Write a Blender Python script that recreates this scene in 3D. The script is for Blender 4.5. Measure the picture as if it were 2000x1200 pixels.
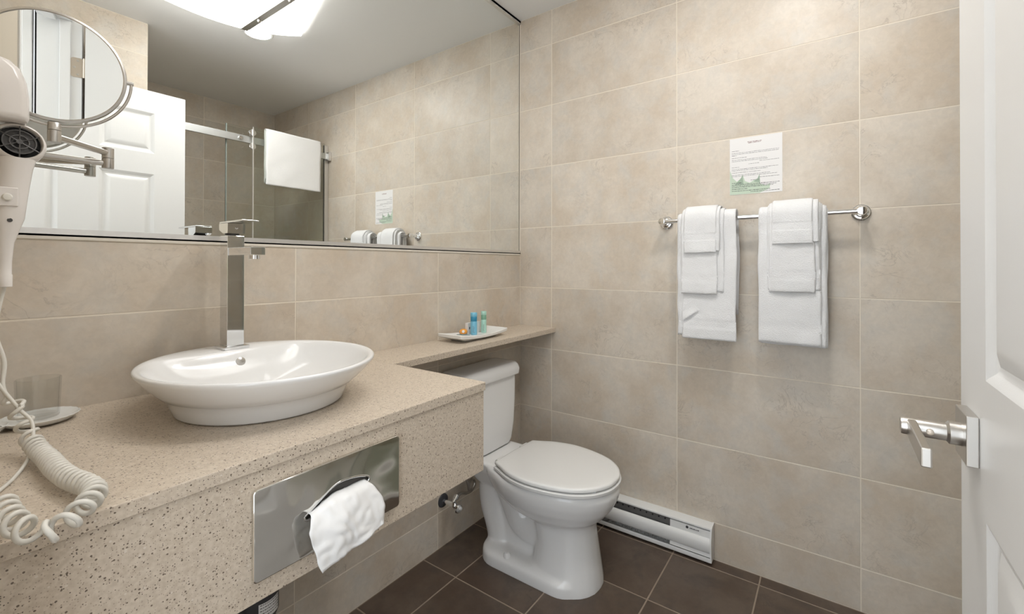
import bpy, bmesh, math, random
from mathutils import Vector, Matrix, noise
S = bpy.context.scene
for o in list(bpy.data.objects): bpy.data.objects.remove(o)
C = S.collection
PI = math.pi

# ------------------------------------------------------------------ camera
cam_d = bpy.data.cameras.new('camera'); cam = bpy.data.objects.new('camera', cam_d); C.objects.link(cam)
YAW, PIT, ROL = math.radians(35.55064), math.radians(.320576), math.radians(.070888)
fw = Vector((math.cos(YAW)*math.cos(PIT), math.sin(YAW)*math.cos(PIT), math.sin(PIT)))
rt = Vector((math.sin(YAW), -math.cos(YAW), 0)); up = rt.cross(fw)
r2 = rt*math.cos(ROL)+up*math.sin(ROL); u2 = up*math.cos(ROL)-rt*math.sin(ROL)
M = Matrix((r2, u2, -fw)).transposed().to_4x4(); M.translation = Vector((-1.91884, -1.31864, 1.16492))
cam.matrix_world = M
cam_d.sensor_fit = 'HORIZONTAL'; cam_d.sensor_width = 36; cam_d.lens = 876.729/2000*36
cam_d.shift_y = -(600-514.057)/2000; cam_d.shift_x = .000125; cam_d.clip_start = .01
S.camera = cam
# ------------------------------------------------------------------ world and exposure
W = bpy.data.worlds.new('world'); S.world = W; W.use_nodes = True
bg = W.node_tree.nodes['Background']; bg.inputs[0].default_value = (.88, .94, 1.0, 1); bg.inputs[1].default_value = 3.3
S.view_settings.view_transform = 'Standard'; S.view_settings.look = 'None'
S.view_settings.gamma = 1; S.view_settings.use_curve_mapping = False
S.view_settings.exposure = 0.0
LAMP_DOWN, LAMP_FIX, LAMP_TUBE = 205.0, 6.0, 14.0

# ------------------------------------------------------------------ materials
def nodes(name):
    m = bpy.data.materials.new(name); m.use_nodes = True
    nt = m.node_tree; return m, nt, nt.nodes['Principled BSDF']
def mat(name, col, rough=.5, metal=0., spec=.5, **kw):
    m, nt, b = nodes(name)
    b.inputs['Base Color'].default_value = (*col, 1); b.inputs['Roughness'].default_value = rough
    b.inputs['Metallic'].default_value = metal; b.inputs['Specular IOR Level'].default_value = spec
    for k, v in kw.items(): b.inputs[k.replace('_', ' ')].default_value = v
    return m
def N(nt, t, **kw):
    n = nt.nodes.new(t)
    for k, v in kw.items():
        if k in n.inputs: n.inputs[k].default_value = v
        else: setattr(n, k, v)
    return n
def ramp(nt, src, stops, interp='LINEAR'):
    r = nt.nodes.new('ShaderNodeValToRGB'); r.color_ramp.interpolation = interp
    e = r.color_ramp.elements
    while len(e) < len(stops): e.new(.5)
    for i, (p, c) in enumerate(stops):
        e[i].position = p; e[i].color = c if len(c) == 4 else (*c, 1)
    nt.links.new(src, r.inputs[0]); return r.outputs[0]
def mix(nt, fac, a, b, blend='MIX'):
    n = nt.nodes.new('ShaderNodeMix'); n.data_type = 'RGBA'; n.blend_type = blend
    for s, v in ((n.inputs[0], fac), (n.inputs[6], a), (n.inputs[7], b)):
        if isinstance(v, (int, float)): s.default_value = v
        elif isinstance(v, tuple): s.default_value = (*v, 1)
        else: nt.links.new(v, s)
    return n.outputs[2]
def bump(nt, b, h, strength=.2, dist=.002):
    n = N(nt, 'ShaderNodeBump'); n.inputs['Strength'].default_value = strength; n.inputs['Distance'].default_value = dist
    nt.links.new(h, n.inputs['Height']); nt.links.new(n.outputs[0], b.inputs['Normal'])
def coords(nt, rnd=True):
    tc = N(nt, 'ShaderNodeTexCoord')
    if not rnd: return tc.outputs['Object']
    oi = N(nt, 'ShaderNodeObjectInfo'); mu = N(nt, 'ShaderNodeMath', operation='MULTIPLY'); mu.inputs[1].default_value = 57.
    nt.links.new(oi.outputs['Random'], mu.inputs[0])
    ad = N(nt, 'ShaderNodeVectorMath', operation='ADD')
    nt.links.new(tc.outputs['Object'], ad.inputs[0]); nt.links.new(mu.outputs[0], ad.inputs[1])
    return ad.outputs[0], oi.outputs['Random']
def noise_t(nt, co, scale, detail=4, rough=.55, dist=0.):
    n = N(nt, 'ShaderNodeTexNoise'); n.inputs['Scale'].default_value = scale; n.inputs['Detail'].default_value = detail
    n.inputs['Roughness'].default_value = rough; n.inputs['Distortion'].default_value = dist
    nt.links.new(co, n.inputs['Vector']); return n.outputs[0]
def tile_mat(name, a, b, c, vein, rough):
    m, nt, p = nodes(name); co, rnd = coords(nt)
    n1 = noise_t(nt, co, 4.5, 6, .6); n2 = noise_t(nt, co, 11, 5, .6, .4)
    col = mix(nt, ramp(nt, n1, [(.38, (0, 0, 0)), (.60, (1, 1, 1))]), a, b)
    col = mix(nt, ramp(nt, n2, [(.48, (0, 0, 0)), (.75, (.8, .8, .8))]), col, c)
    nv = noise_t(nt, co, 13, 7, .6, 1.2); band = ramp(nt, nv, [(.478, (0, 0, 0)), (.497, (1, 1, 1)), (.516, (0, 0, 0))])
    mk = ramp(nt, noise_t(nt, co, 5, 2), [(.52, (0, 0, 0)), (.68, (.75, .75, .75))])
    mm = N(nt, 'ShaderNodeMath', operation='MULTIPLY'); nt.links.new(band, mm.inputs[0]); nt.links.new(mk, mm.inputs[1])
    col = mix(nt, mm.outputs[0], col, vein)
    gn = N(nt, 'ShaderNodeMapRange'); gn.inputs[1].default_value = .3; gn.inputs[2].default_value = .7; gn.inputs[3].default_value = .935; gn.inputs[4].default_value = 1.06
    nt.links.new(noise_t(nt, co, 55, 6, .7, .6), gn.inputs[0]); col = mix(nt, 1., col, gn.outputs[0], 'MULTIPLY')
    br = N(nt, 'ShaderNodeMapRange'); br.inputs[3].default_value = .94; br.inputs[4].default_value = 1.06; nt.links.new(rnd, br.inputs[0])
    col = mix(nt, 1., col, br.outputs[0], 'MULTIPLY')
    nt.links.new(col, p.inputs['Base Color']); p.inputs['Roughness'].default_value = rough
    bump(nt, p, noise_t(nt, co, 30, 5), .12, .0012)
    return m
TILE = tile_mat('beige_porcelain_tile', (.555, .475, .380), (.635, .570, .485), (.555, .525, .475), (.40, .345, .285), .40)
FTILE = tile_mat('brown_slate_tile', (.085, .057, .041), (.122, .090, .068), (.056, .045, .038), (.05, .038, .03), .42)
GROUT = mat('cream_grout', (.76, .69, .585), .9)
FGROUT = mat('taupe_grout', (.30, .24, .185), .9)
PAINT = mat('white_ceiling_paint', (.87, .87, .86), .9)
BEIGE = mat('beige_wall_paint', (.62, .55, .45), .85)
CAULK = mat('cream_caulk', (.70, .65, .57), .6)
PORC = mat('white_porcelain', (.80, .80, .795), .10)
CERAM = mat('white_ceramic', (.78, .78, .76), .18)
SEAT = mat('white_seat_plastic', (.80, .80, .785), .22)
CHROME = mat('chrome', (.86, .87, .88), .045, 1.)
STEEL = mat('brushed_nickel', (.58, .56, .53), .30, 1.)
BRASS = mat('satin_hinge_metal', (.62, .55, .47), .34, 1.)
ALU = mat('anodised_aluminium', (.80, .79, .78), .42, 1.)
MIRROR = mat('silver_mirror', (.90, .915, .90), .0, 1.)
RAIL = mat('satin_rail_metal', (.60, .61, .61), .38, 1.)
GRILL = mat('grey_grille_plastic', (.075, .072, .07), .35)
EDGE = mat('dark_mirror_edge', (.09, .075, .06), .4)
DARK = mat('black_plastic', (.012, .012, .013), .35)
DGREY = mat('dark_grey_metal', (.07, .066, .063), .45, .4)
ENAMEL = mat('white_enamel', (.74, .74, .725), .35)
IVORY = mat('ivory_plastic', (.74, .70, .665), .22)
CORDM = mat('ivory_cord_plastic', (.73, .71, .655), .35)
PAPER = mat('white_tissue_paper', (.84, .84, .84), .9)
CARD = mat('white_card', (.78, .77, .76), .6)
INK = mat('grey_ink', (.20, .19, .19), .8)
INKD = mat('black_ink', (.06, .06, .065), .8)
INKR = mat('maroon_ink', (.30, .20, .19), .8)
GREENP = mat('pale_green_print', (.52, .62, .50), .7)
GREEND = mat('grey_green_print', (.33, .42, .33), .7)
BLUEB = mat('light_blue_plastic', (.20, .52, .70), .3)
BLUEC = mat('blue_label', (.035, .26, .42), .3)
GREENB = mat('mint_plastic', (.42, .68, .58), .3)
GREENC = mat('green_label', (.22, .42, .30), .3)
ORANGE = mat('orange_wrapper', (.85, .36, .05), .35)
TEAL = mat('teal_packet', (.10, .24, .27), .5)
GREYPL = mat('dark_pipe_plastic', (.05, .05, .055), .35)
BLUEPL = mat('grey_blue_plastic', (.10, .12, .16), .4)
def door_paint():
    m, nt, p = nodes('white_door_paint'); p.inputs['Base Color'].default_value = (.77, .77, .765, 1); p.inputs['Roughness'].default_value = .38
    co = coords(nt, False); mp = N(nt, 'ShaderNodeMapping'); mp.inputs['Scale'].default_value = (60, 60, 4); nt.links.new(co, mp.inputs[0])
    w = noise_t(nt, mp.outputs[0], 6, 4, .5, 1.5); bump(nt, p, w, .22, .0008); return m
DOORP = door_paint()
def quartz():
    m, nt, p = nodes('speckled_beige_quartz'); co = coords(nt, False)
    col = mix(nt, ramp(nt, noise_t(nt, co, 160, 3), [(.35, (0, 0, 0)), (.65, (1, 1, 1))]), (.55, .465, .37), (.65, .565, .465))
    for sc, thr, sel, c in ((420, .34, .72, (.42, .34, .27)), (230, .30, .80, (.16, .12, .09)), (360, .26, .84, (.10, .075, .055)), (200, .30, .94, (.68, .61, .53))):
        v = N(nt, 'ShaderNodeTexVoronoi'); v.inputs['Scale'].default_value = sc; nt.links.new(co, v.inputs['Vector'])
        d = N(nt, 'ShaderNodeMath', operation='LESS_THAN'); d.inputs[1].default_value = thr; nt.links.new(v.outputs['Distance'], d.inputs[0])
        sp = N(nt, 'ShaderNodeSeparateColor'); nt.links.new(v.outputs['Color'], sp.inputs[0])
        g = N(nt, 'ShaderNodeMath', operation='GREATER_THAN'); g.inputs[1].default_value = sel; nt.links.new(sp.outputs[0], g.inputs[0])
        k = N(nt, 'ShaderNodeMath', operation='MULTIPLY'); nt.links.new(d.outputs[0], k.inputs[0]); nt.links.new(g.outputs[0], k.inputs[1])
        col = mix(nt, k.outputs[0], col, c)
    nt.links.new(col, p.inputs['Base Color']); p.inputs['Roughness'].default_value = .30; return m
QUARTZ = quartz()
def terry():
    m, nt, p = nodes('white_terry_cloth'); p.inputs['Base Color'].default_value = (.86, .86, .86, 1); p.inputs['Roughness'].default_value = .95
    p.inputs['Sheen Weight'].default_value = .3
    co = coords(nt, False); h = noise_t(nt, co, 300, 3, .7); bump(nt, p, h, .8, .0035); return m
TERRY = terry()
def hammered():
    m, nt, p = nodes('wavy_chrome_sheet'); p.inputs['Base Color'].default_value = (.74, .73, .70, 1); p.inputs['Metallic'].default_value = 1; p.inputs['Roughness'].default_value = .07
    co = coords(nt, False); h = noise_t(nt, co, 9, 1, .4); bump(nt, p, h, .35, .02); return m
PLATE = hammered()
def clear(name, tint, f=1.45):
    m = bpy.data.materials.new(name); m.use_nodes = True; nt = m.node_tree; nt.nodes.clear()
    o = N(nt, 'ShaderNodeOutputMaterial'); t = N(nt, 'ShaderNodeBsdfTransparent'); t.inputs[0].default_value = (*tint, 1)
    g = N(nt, 'ShaderNodeBsdfGlossy'); g.inputs['Roughness'].default_value = .02; fr = N(nt, 'ShaderNodeFresnel'); ge = N(nt, 'ShaderNodeNewGeometry'); mr = N(nt, 'ShaderNodeMapRange'); mr.inputs[3].default_value = f; mr.inputs[4].default_value = 1/f; nt.links.new(ge.outputs['Backfacing'], mr.inputs[0]); nt.links.new(mr.outputs[0], fr.inputs[0])
    mx = N(nt, 'ShaderNodeMixShader'); nt.links.new(fr.outputs[0], mx.inputs[0]); nt.links.new(t.outputs[0], mx.inputs[1]); nt.links.new(g.outputs[0], mx.inputs[2])
    nt.links.new(mx.outputs[0], o.inputs[0]); return m
GLASS = clear('clear_shower_glass', (.95, .963, .945)); TUMBLER = clear('clear_tumbler_glass', (.982, .986, .982), 1.65)
GEDGE = mat('green_glass_edge', (.25, .29, .27), .15)
def lamp_mat(name, col, e):
    m, nt, p = nodes(name); p.inputs['Base Color'].default_value = (.8, .8, .8, 1); p.inputs['Emission Color'].default_value = (*col, 1)
    p.inputs['Emission Strength'].default_value = e; return m

# ------------------------------------------------------------------ mesh helpers
ORG = {}
def tag(o, label=None, cat=None, group=None, kind=None):
    if label: o['label'] = label
    if cat: o['category'] = cat
    if group: o['group'] = group
    if kind: o['kind'] = kind
    return o
def empty(name, loc, label=None, cat=None, group=None, kind=None):
    o = bpy.data.objects.new(name, None); C.objects.link(o); o.location = loc; o.empty_display_size = .05
    ORG[o.name] = Vector(loc); return tag(o, label, cat, group, kind)
def add(name, me, m, parent=None, org=None, smooth=False):
    o_ = Vector(ORG[parent.name]) if parent else Vector(org or (0, 0, 0))
    me.transform(Matrix.Translation(-o_)); me.materials.append(m)
    if smooth:
        for p in me.polygons: p.use_smooth = True
    o = bpy.data.objects.new(name, me); C.objects.link(o)
    if parent: o.parent = parent
    else: o.location = o_
    ORG[o.name] = o_; return o
def py(V, F):
    me = bpy.data.meshes.new('mesh'); me.from_pydata([tuple(v) for v in V], [], F); me.update(); return me
def bm_me(bm, smooth_angle=None):
    me = bpy.data.meshes.new('mesh'); bmesh.ops.recalc_face_normals(bm, faces=bm.faces); bm.to_mesh(me); bm.free(); me.update()
    if smooth_angle:
        me.polygons.foreach_set('use_smooth', [True]*len(me.polygons)); me.set_sharp_from_angle(angle=math.radians(smooth_angle))
    return me
def bm_box(bm, lo, hi, bev=0., seg=2):
    r = bmesh.ops.create_cube(bm, size=1); vs = r['verts']
    for v in vs: v.co = Vector((lo[i]+(v.co[i]+.5)*(hi[i]-lo[i]) for i in range(3)))
    if bev:
        es = list({e for v in vs for e in v.link_edges}); bmesh.ops.bevel(bm, geom=es, offset=bev, segments=seg, affect='EDGES', profile=.5)
def box(name, lo, hi, m, parent=None, org=None, bev=0., seg=2):
    lo, hi = [min(a, b) for a, b in zip(lo, hi)], [max(a, b) for a, b in zip(lo, hi)]
    bm = bmesh.new(); bm_box(bm, lo, hi, bev, seg)
    return add(name, bm_me(bm, 15 if bev else None), m, parent, org)
def boxes(name, L, m, parent=None, org=None, bev=0.):
    bm = bmesh.new()
    for lo, hi in L: bm_box(bm, [min(a, b) for a, b in zip(lo, hi)], [max(a, b) for a, b in zip(lo, hi)], bev)
    return add(name, bm_me(bm, 15 if bev else None), m, parent, org)
def frame(d):
    d = Vector(d).normalized(); a = Vector((0, 0, 1)) if abs(d.z) < .9 else Vector((1, 0, 0))
    x = d.cross(a).normalized(); return x, d.cross(x).normalized(), d
def lathe_g(prof, o, d=(0, 0, 1), n=32):
    x, y, z = frame(d); o = Vector(o); V, F = [], []
    for r, h in prof:
        for i in range(n):
            t = 2*PI*i/n; V.append(o+z*h+(x*math.cos(t)+y*math.sin(t))*max(r, 1e-5))
    for k in range(len(prof)-1):
        for i in range(n): F.append((k*n+i, k*n+(i+1) % n, (k+1)*n+(i+1) % n, (k+1)*n+i))
    if prof[0][0] > 1e-4: F.append(tuple(range(n))[::-1])
    if prof[-1][0] > 1e-4: F.append(tuple((len(prof)-1)*n+i for i in range(n)))
    return V, F
def fin(V, F, ang=38):
    me = py(V, F); bm = bmesh.new(); bm.from_mesh(me); bmesh.ops.remove_doubles(bm, verts=bm.verts, dist=2e-5); bpy.data.meshes.remove(me); return bm_me(bm, ang)
def lathe(name, prof, o, d, m, parent=None, org=None, n=32, ang=38):
    return add(name, fin(*lathe_g(prof, o, d, n), ang), m, parent, org)
def smooth_path(P, n):
    P = [Vector(p) for p in P]; Q = [P[0]*2-P[1]]+P+[P[-1]*2-P[-2]]; out = []
    for i in range(1, len(Q)-2):
        for k in range(n):
            t = k/n; a, b, c, d = Q[i-1], Q[i], Q[i+1], Q[i+2]
            out.append(.5*((2*b)+(c-a)*t+(2*a-5*b+4*c-d)*t*t+(3*b-a-3*c+d)*t**3))
    return out+[P[-1]]
def tube_g(P, r, n=10, cap=True):
    P = [Vector(p) for p in P]; V, F = [], []; x = None
    for i, p in enumerate(P):
        d = (P[min(i+1, len(P)-1)]-P[max(i-1, 0)]).normalized()
        if x is None: x = frame(d)[0]
        x = (x-d*x.dot(d)).normalized(); y = d.cross(x); rr = r[i] if isinstance(r, (list, tuple)) else r
        for k in range(n): t = 2*PI*k/n; V.append(p+(x*math.cos(t)+y*math.sin(t))*rr)
    for i in range(len(P)-1):
        for k in range(n): F.append((i*n+k, i*n+(k+1) % n, (i+1)*n+(k+1) % n, (i+1)*n+k))
    if cap: F.append(tuple(range(n))[::-1]); F.append(tuple((len(P)-1)*n+k for k in range(n)))
    return V, F
def tube(name, P, r, m, parent=None, org=None, n=10): return add(name, fin(*tube_g(P, r, n), 50), m, parent, org)
def join(*G):
    V, F = [], []
    for v, f in G:
        k = len(V); V += list(v); F += [tuple(i+k for i in q) for q in f]
    return V, F
def loft_g(rings, cap0=True, cap1=True):
    n = len(rings[0]); V = [p for r in rings for p in r]; F = []
    for k in range(len(rings)-1):
        for i in range(n): F.append((k*n+i, k*n+(i+1) % n, (k+1)*n+(i+1) % n, (k+1)*n+i))
    if cap0: F.append(tuple(range(n))[::-1])
    if cap1: F.append(tuple((len(rings)-1)*n+i for i in range(n)))
    return V, F
def rrect(cx, cy, hx, hy, r, z, n=8):
    out = []
    for k, (sx, sy) in enumerate(((1, 1), (-1, 1), (-1, -1), (1, -1))):
        for i in range(n+1):
            t = PI/2*(k+i/n); out.append(Vector((cx+sx*(hx-r)+r*math.cos(t), cy+sy*(hy-r)+r*math.sin(t), z)))
    return out
def curve_plate(name, loops, depth, mw, m, parent=None, org=None, bev=0.):
    """flat plate with holes: loops in local XY, placed with matrix mw, extruded along local Z"""
    cu = bpy.data.curves.new('c', 'CURVE'); cu.dimensions = '2D'; cu.fill_mode = 'BOTH'; cu.extrude = depth/2; cu.bevel_depth = bev; cu.bevel_resolution = 2
    for L in loops:
        s = cu.splines.new('POLY'); s.points.add(len(L)-1); s.use_cyclic_u = True
        for p, q in zip(s.points, L): p.co = (q[0], q[1], 0, 1)
    o = bpy.data.objects.new('c', cu); C.objects.link(o); me = bpy.data.meshes.new_from_object(o)
    bpy.data.objects.remove(o); bpy.data.curves.remove(cu); me.transform(mw); me.materials.clear()
    me.polygons.foreach_set('use_smooth', [True]*len(me.polygons)); me.set_sharp_from_angle(angle=math.radians(12))
    return add(name, me, m, parent, org)

# ------------------------------------------------------------------ room shell
CZ = 2.435                       # ceiling
XL = -1.87                       # doorway wall
ROWS = [0, .1475, .45, .7525, 1.055, 1.3575, 1.66, 1.9625, 2.265, CZ]
tile_cache = {}
def tile_mesh(w, h, u, n, m):
    key = (round(w, 4), round(h, 4), tuple(u), tuple(n), m.name)
    if key not in tile_cache:
        u, n, z = Vector(u), Vector(n), (Vector((0, 0, 1)) if abs(n[2]) < .5 else Vector(n).cross(Vector(u)))
        c, t = .0006, .008; V = []
        for e, d in ((0, -t), (0, -c), (c, 0)):
            for sx, sy in ((-1, -1), (1, -1), (1, 1), (-1, 1)): V.append(u*sx*(w/2-e)+z*sy*(h/2-e)+n*d)
        F = [(8, 9, 10, 11)]
        for k in (0, 4):
            for i in range(4): F.append((k+i, k+(i+1) % 4, k+4+(i+1) % 4, k+4+i))
        me = py(V, F); bm = bmesh.new(); bm.from_mesh(me)
        if (u.cross(z)).dot(n) < 0: bmesh.ops.reverse_faces(bm, faces=bm.faces)
        bm.to_mesh(me); bm.free(); me.materials.append(m); tile_cache[key] = me
    return tile_cache[key]
def tiles(parent, us, vs, pos, u, n, m, gap=.0034):
    for i in range(len(us)-1):
        for j in range(len(vs)-1):
            w, h = abs(us[i+1]-us[i])-gap, abs(vs[j+1]-vs[j])-gap
            if w < .008 or h < .008: continue
            o = bpy.data.objects.new('tile', tile_mesh(w, h, u, n, m)); C.objects.link(o); o.parent = parent
            o.location = pos((us[i]+us[i+1])/2, (vs[j]+vs[j+1])/2)
G = .0007                        # grout recess
wr = box('wall_right', (G, -2.64, 0), (.10, .10, CZ), GROUT); tag(wr, kind='structure')
tiles(wr, [0, -.1887, -.7912, -1.3937, -1.9962, -2.52], ROWS, lambda a, b: (0, a, b), (0, 1, 0), (-1, 0, 0), TILE)
wl = boxes('wall_left', [((XL-.12, .012, 0), (0, .10, CZ)), ((XL, G, 0), (0, .012, 1.2255))], GROUT); tag(wl, kind='structure')
tiles(wl, [0, -.593, -1.1955, -1.798, XL], [0, .1475, .45, .7525, 1.055, 1.218], lambda a, b: (a, 0, b), (1, 0, 0), (0, -1, 0), TILE)
wb = box('wall_back', (-1.24, -2.64, 0), (0, -2.52-G, CZ), GROUT); tag(wb, kind='structure')
tiles(wb, [0, -.523, -1.1163], ROWS, lambda a, b: (a, -2.52, b), (1, 0, 0), (0, 1, 0), TILE)
wt = box('wall_shower_side', (XL, -2.52, 0), (-1.116-G, -1.602-G, CZ), GROUT); tag(wt, kind='structure')
tiles(wt, [-1.116, -1.7185, XL], ROWS, lambda a, b: (a, -1.602, b), (1, 0, 0), (0, 1, 0), TILE)
tiles(wt, [-1.604, -1.92, -2.52], ROWS, lambda a, b: (-1.116, a, b), (0, 1, 0), (1, 0, 0), TILE)
# doorway wall: opening from Y=-1.49 to -.65, 2.06 high
wf = boxes('wall_front', [((XL-.09, -.652, 0), (XL, .012, CZ)), ((XL-.09, -1.49, 2.062), (XL, -.652, CZ)), ((XL-.09, -1.602, 0), (XL, -1.508, CZ)), ((XL-.09, -1.508, 2.062), (XL, -1.49, CZ))], BEIGE); tag(wf, kind='structure')
ce = box('ceiling', (-3.2, -2.64, CZ), (.10, .10, CZ+.08), PAINT); tag(ce, kind='structure')
fl = box('floor', (-3.2, -2.64, -.06), (.10, .10, -G), FGROUT); tag(fl, kind='structure')
fx = [0, -.057, -.364, -.671, -.978, -1.285, -1.592, -1.899, -2.206]; fy = [0, -.17, -.480, -.789, -1.097, -1.405, -1.70]
tiles(fl, fx, fy, lambda a, b: (a, b, 0), (1, 0, 0), (0, 0, 1), FTILE, .005)
# hallway seen in the round mirror, plus one added light blocker
hp = box('wall_hall', (-2.40, -1.62, 0), (-2.006, -1.500, CZ), BEIGE); tag(hp, kind='structure')
hf = box('wall_hall_blocker', (-3.2, -.30, 0), (-1.995, -.20, CZ), BEIGE); tag(hf, kind='structure')  # unseen wall, added to keep hall daylight off the door jamb
jb = empty('trim_1', (XL-.05, -1.499, 0), kind='structure')
boxes('door_jamb', [((XL-.095, -1.508, 0), (XL+.032, -1.490, 2.062)), ((XL-.095, -.670, 0), (XL+.004, -.652, 2.062)), ((XL-.095, -1.490, 2.044), (XL+.004, -.670, 2.062))], DOORP, jb, bev=.001)
boxes('door_stop', [((XL-.032, -1.490, 0), (XL-.001, -1.480, 2.044)), ((XL-.075, -.682, 0), (XL-.040, -.670, 2.044)), ((XL-.075, -1.478, 2.032), (XL-.040, -.682, 2.044))], DOORP, jb, bev=.002)
boxes('casing', [((XL, -1.565, 0), (XL+.030, -1.509, 2.12)), ((XL, -1.509, 2.063), (XL+.012, -.700, 2.12))], DOORP, jb, bev=.003)
ht = empty('trim_2', (-2.02, -1.51, 0), kind='structure')
box('casing', (-2.006, -1.53, 0), (-1.978, -1.494, 2.3), DOORP, ht, bev=.003)
box('gap_shade_strip', (-1.978, -1.58, 0), (-1.965, -1.54, 2.3), DARK, ht)  # black strip paints in the shade of the gap

# ------------------------------------------------------------------ wall mirror
wm = empty('wall_mirror', (-.92, .005, 1.24), 'large frameless wall mirror in aluminium channels above the vanity backsplash', 'mirror')
box('mirror_glass', (XL+.002, .005, 1.229), (-.004, .011, 2.424), MIRROR, wm)
box('edge_line', (-.0040, .0045, 1.241), (-.0008, .011, 2.420), EDGE, wm)
for nm, z0, z1, zf0, zf1 in (('bottom_channel', 1.2255, 1.229, 1.2255, 1.241), ('top_channel', 2.424, 2.4345, 2.4165, 2.4345)):
    ch = boxes(nm, [((XL+.001, -.003, z0), (-.001, .0117, z1)), ((XL+.001, -.003, zf0), (-.001, .0048, zf1))], ALU, wm)
box('caulk_bead', (XL+.001, -.0027, 1.2180), (-.001, .0012, 1.2254), CAULK, wm, bev=.001)

# ------------------------------------------------------------------ vanity
wk = box('vanity_worktop', (XL+.001, -.578, .838), (-1.0, -.0005, .86), QUARTZ, None, (-1.42, -.29, .838), .0015)
tag(wk, 'beige speckled quartz vanity worktop under the white vessel basin', 'worktop')
lg = box('quartz_ledge', (-.9992, -.212, .838), (-.0005, -.0005, .86), QUARTZ, None, (-.5, -.106, .838), .0015)
tag(lg, 'narrow beige quartz ledge running above the toilet tank', 'shelf')
vc = empty('vanity_apron', (-1.42, -.56, .63), 'speckled beige quartz apron front hung below the vanity worktop', 'vanity')
TX0, TX1, TZ0, TZ1 = -1.581, -1.291, .664, .811
box('front_panel', (XL+.002, -.574, .629), (-1.003, -.552, .838), QUARTZ, vc, bev=.001)
box('side_panel', (-1.025, -.552, .629), (-1.003, -.002, .838), QUARTZ, vc, bev=.001)
# recessed tissue box front
tb = empty('tissue_dispenser', ((TX0+TX1)/2, -.575, TZ0), 'chrome tissue dispenser plate set in the quartz apron', 'dispenser')
cxp, czp = (TX0+TX1)/2, (TZ0+TZ1)/2
hw, hh = (TX1-TX0)/2, (TZ1-TZ0)/2
rr_ = [(p.x, p.y) for p in rrect(0, 0, hw-.002, hh-.002, .005, 0, 4)]
def sl(p): return (p[0]-cxp, p[1]-czp)
slot = [sl(p) for p in smooth_path([(-1.497, .7335), (-1.470, .750), (-1.437, .7665), (-1.400, .7650), (-1.371, .7560), (-1.366, .7480), (-1.374, .7420), (-1.400, .7400), (-1.44, .7350), (-1.47, .7270), (-1.492, .7255), (-1.4975, .7295)], 4)]
MP = Matrix.Translation((cxp, -.5785, czp)) @ Matrix.Rotation(PI/2, 4, 'X')
curve_plate('face_plate', [rr_, slot], .004, MP, PLATE, tb, bev=.0022)
rim = [MP @ Vector((a, b, .0030)) for a, b in slot]; tube('slot_lip', rim+[rim[0]], .0022, CHROME, tb, n=8)
box('box_interior', (cxp-.075, -.5755, czp-.025), (cxp+.075, -.5745, czp+.045), DGREY, tb)
# tissue
def patch(name, Pts, m, nu, nv, amp, seed, th, **kw):
    """bicubic-ish sheet through a grid of control points (rows of equal length)"""
    rows = [smooth_path(r, nu) for r in Pts]; cols = list(zip(*rows)); g = [smooth_path(list(c), nv) for c in cols]
    V, F = [], []; n = len(g[0]); random.seed(seed)
    for i, c in enumerate(g):
        for j, p in enumerate(c):
            d = noise.noise_vector(Vector((p.x*28+seed, p.y*28, p.z*28)))*amp+Vector((0, -1, .2))*(abs(noise.noise(Vector((p.x*55+p.z*30, seed, p.z*40-p.x*25)))) - .2)*amp*1.6
            V.append(p+d)
    for i in range(len(g)-1):
        for j in range(n-1): F.append((i*n+j, (i+1)*n+j, (i+1)*n+j+1, i*n+j+1))
    o = add(name, py(V, F), m, smooth=True, **kw)
    s = o.modifiers.new('solid', 'SOLIDIFY'); s.thickness = th; s.offset = 0
    return o
ts = patch('tissue_sheet', [[(-1.490, -.577, .736), (-1.450, -.577, .747), (-1.41, -.577, .751), (-1.374, -.577, .750)],
    [(-1.496, -.597, .736), (-1.448, -.600, .745), (-1.405, -.599, .745), (-1.366, -.597, .737)],
    [(-1.503, -.609, .715), (-1.449, -.616, .719), (-1.402, -.611, .714), (-1.350, -.608, .706)],
    [(-1.498, -.614, .684), (-1.455, -.621, .686), (-1.408, -.617, .684), (-1.352, -.613, .686)],
    [(-1.487, -.617, .647), (-1.444, -.620, .654), (-1.400, -.619, .661), (-1.356, -.616, .668)]], PAPER, 10, 9, .0038, 3, .0004, org=(-1.44, -.577, .74))
tag(ts, 'crumpled white tissue pulled from the chrome dispenser slot', 'tissue')

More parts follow.
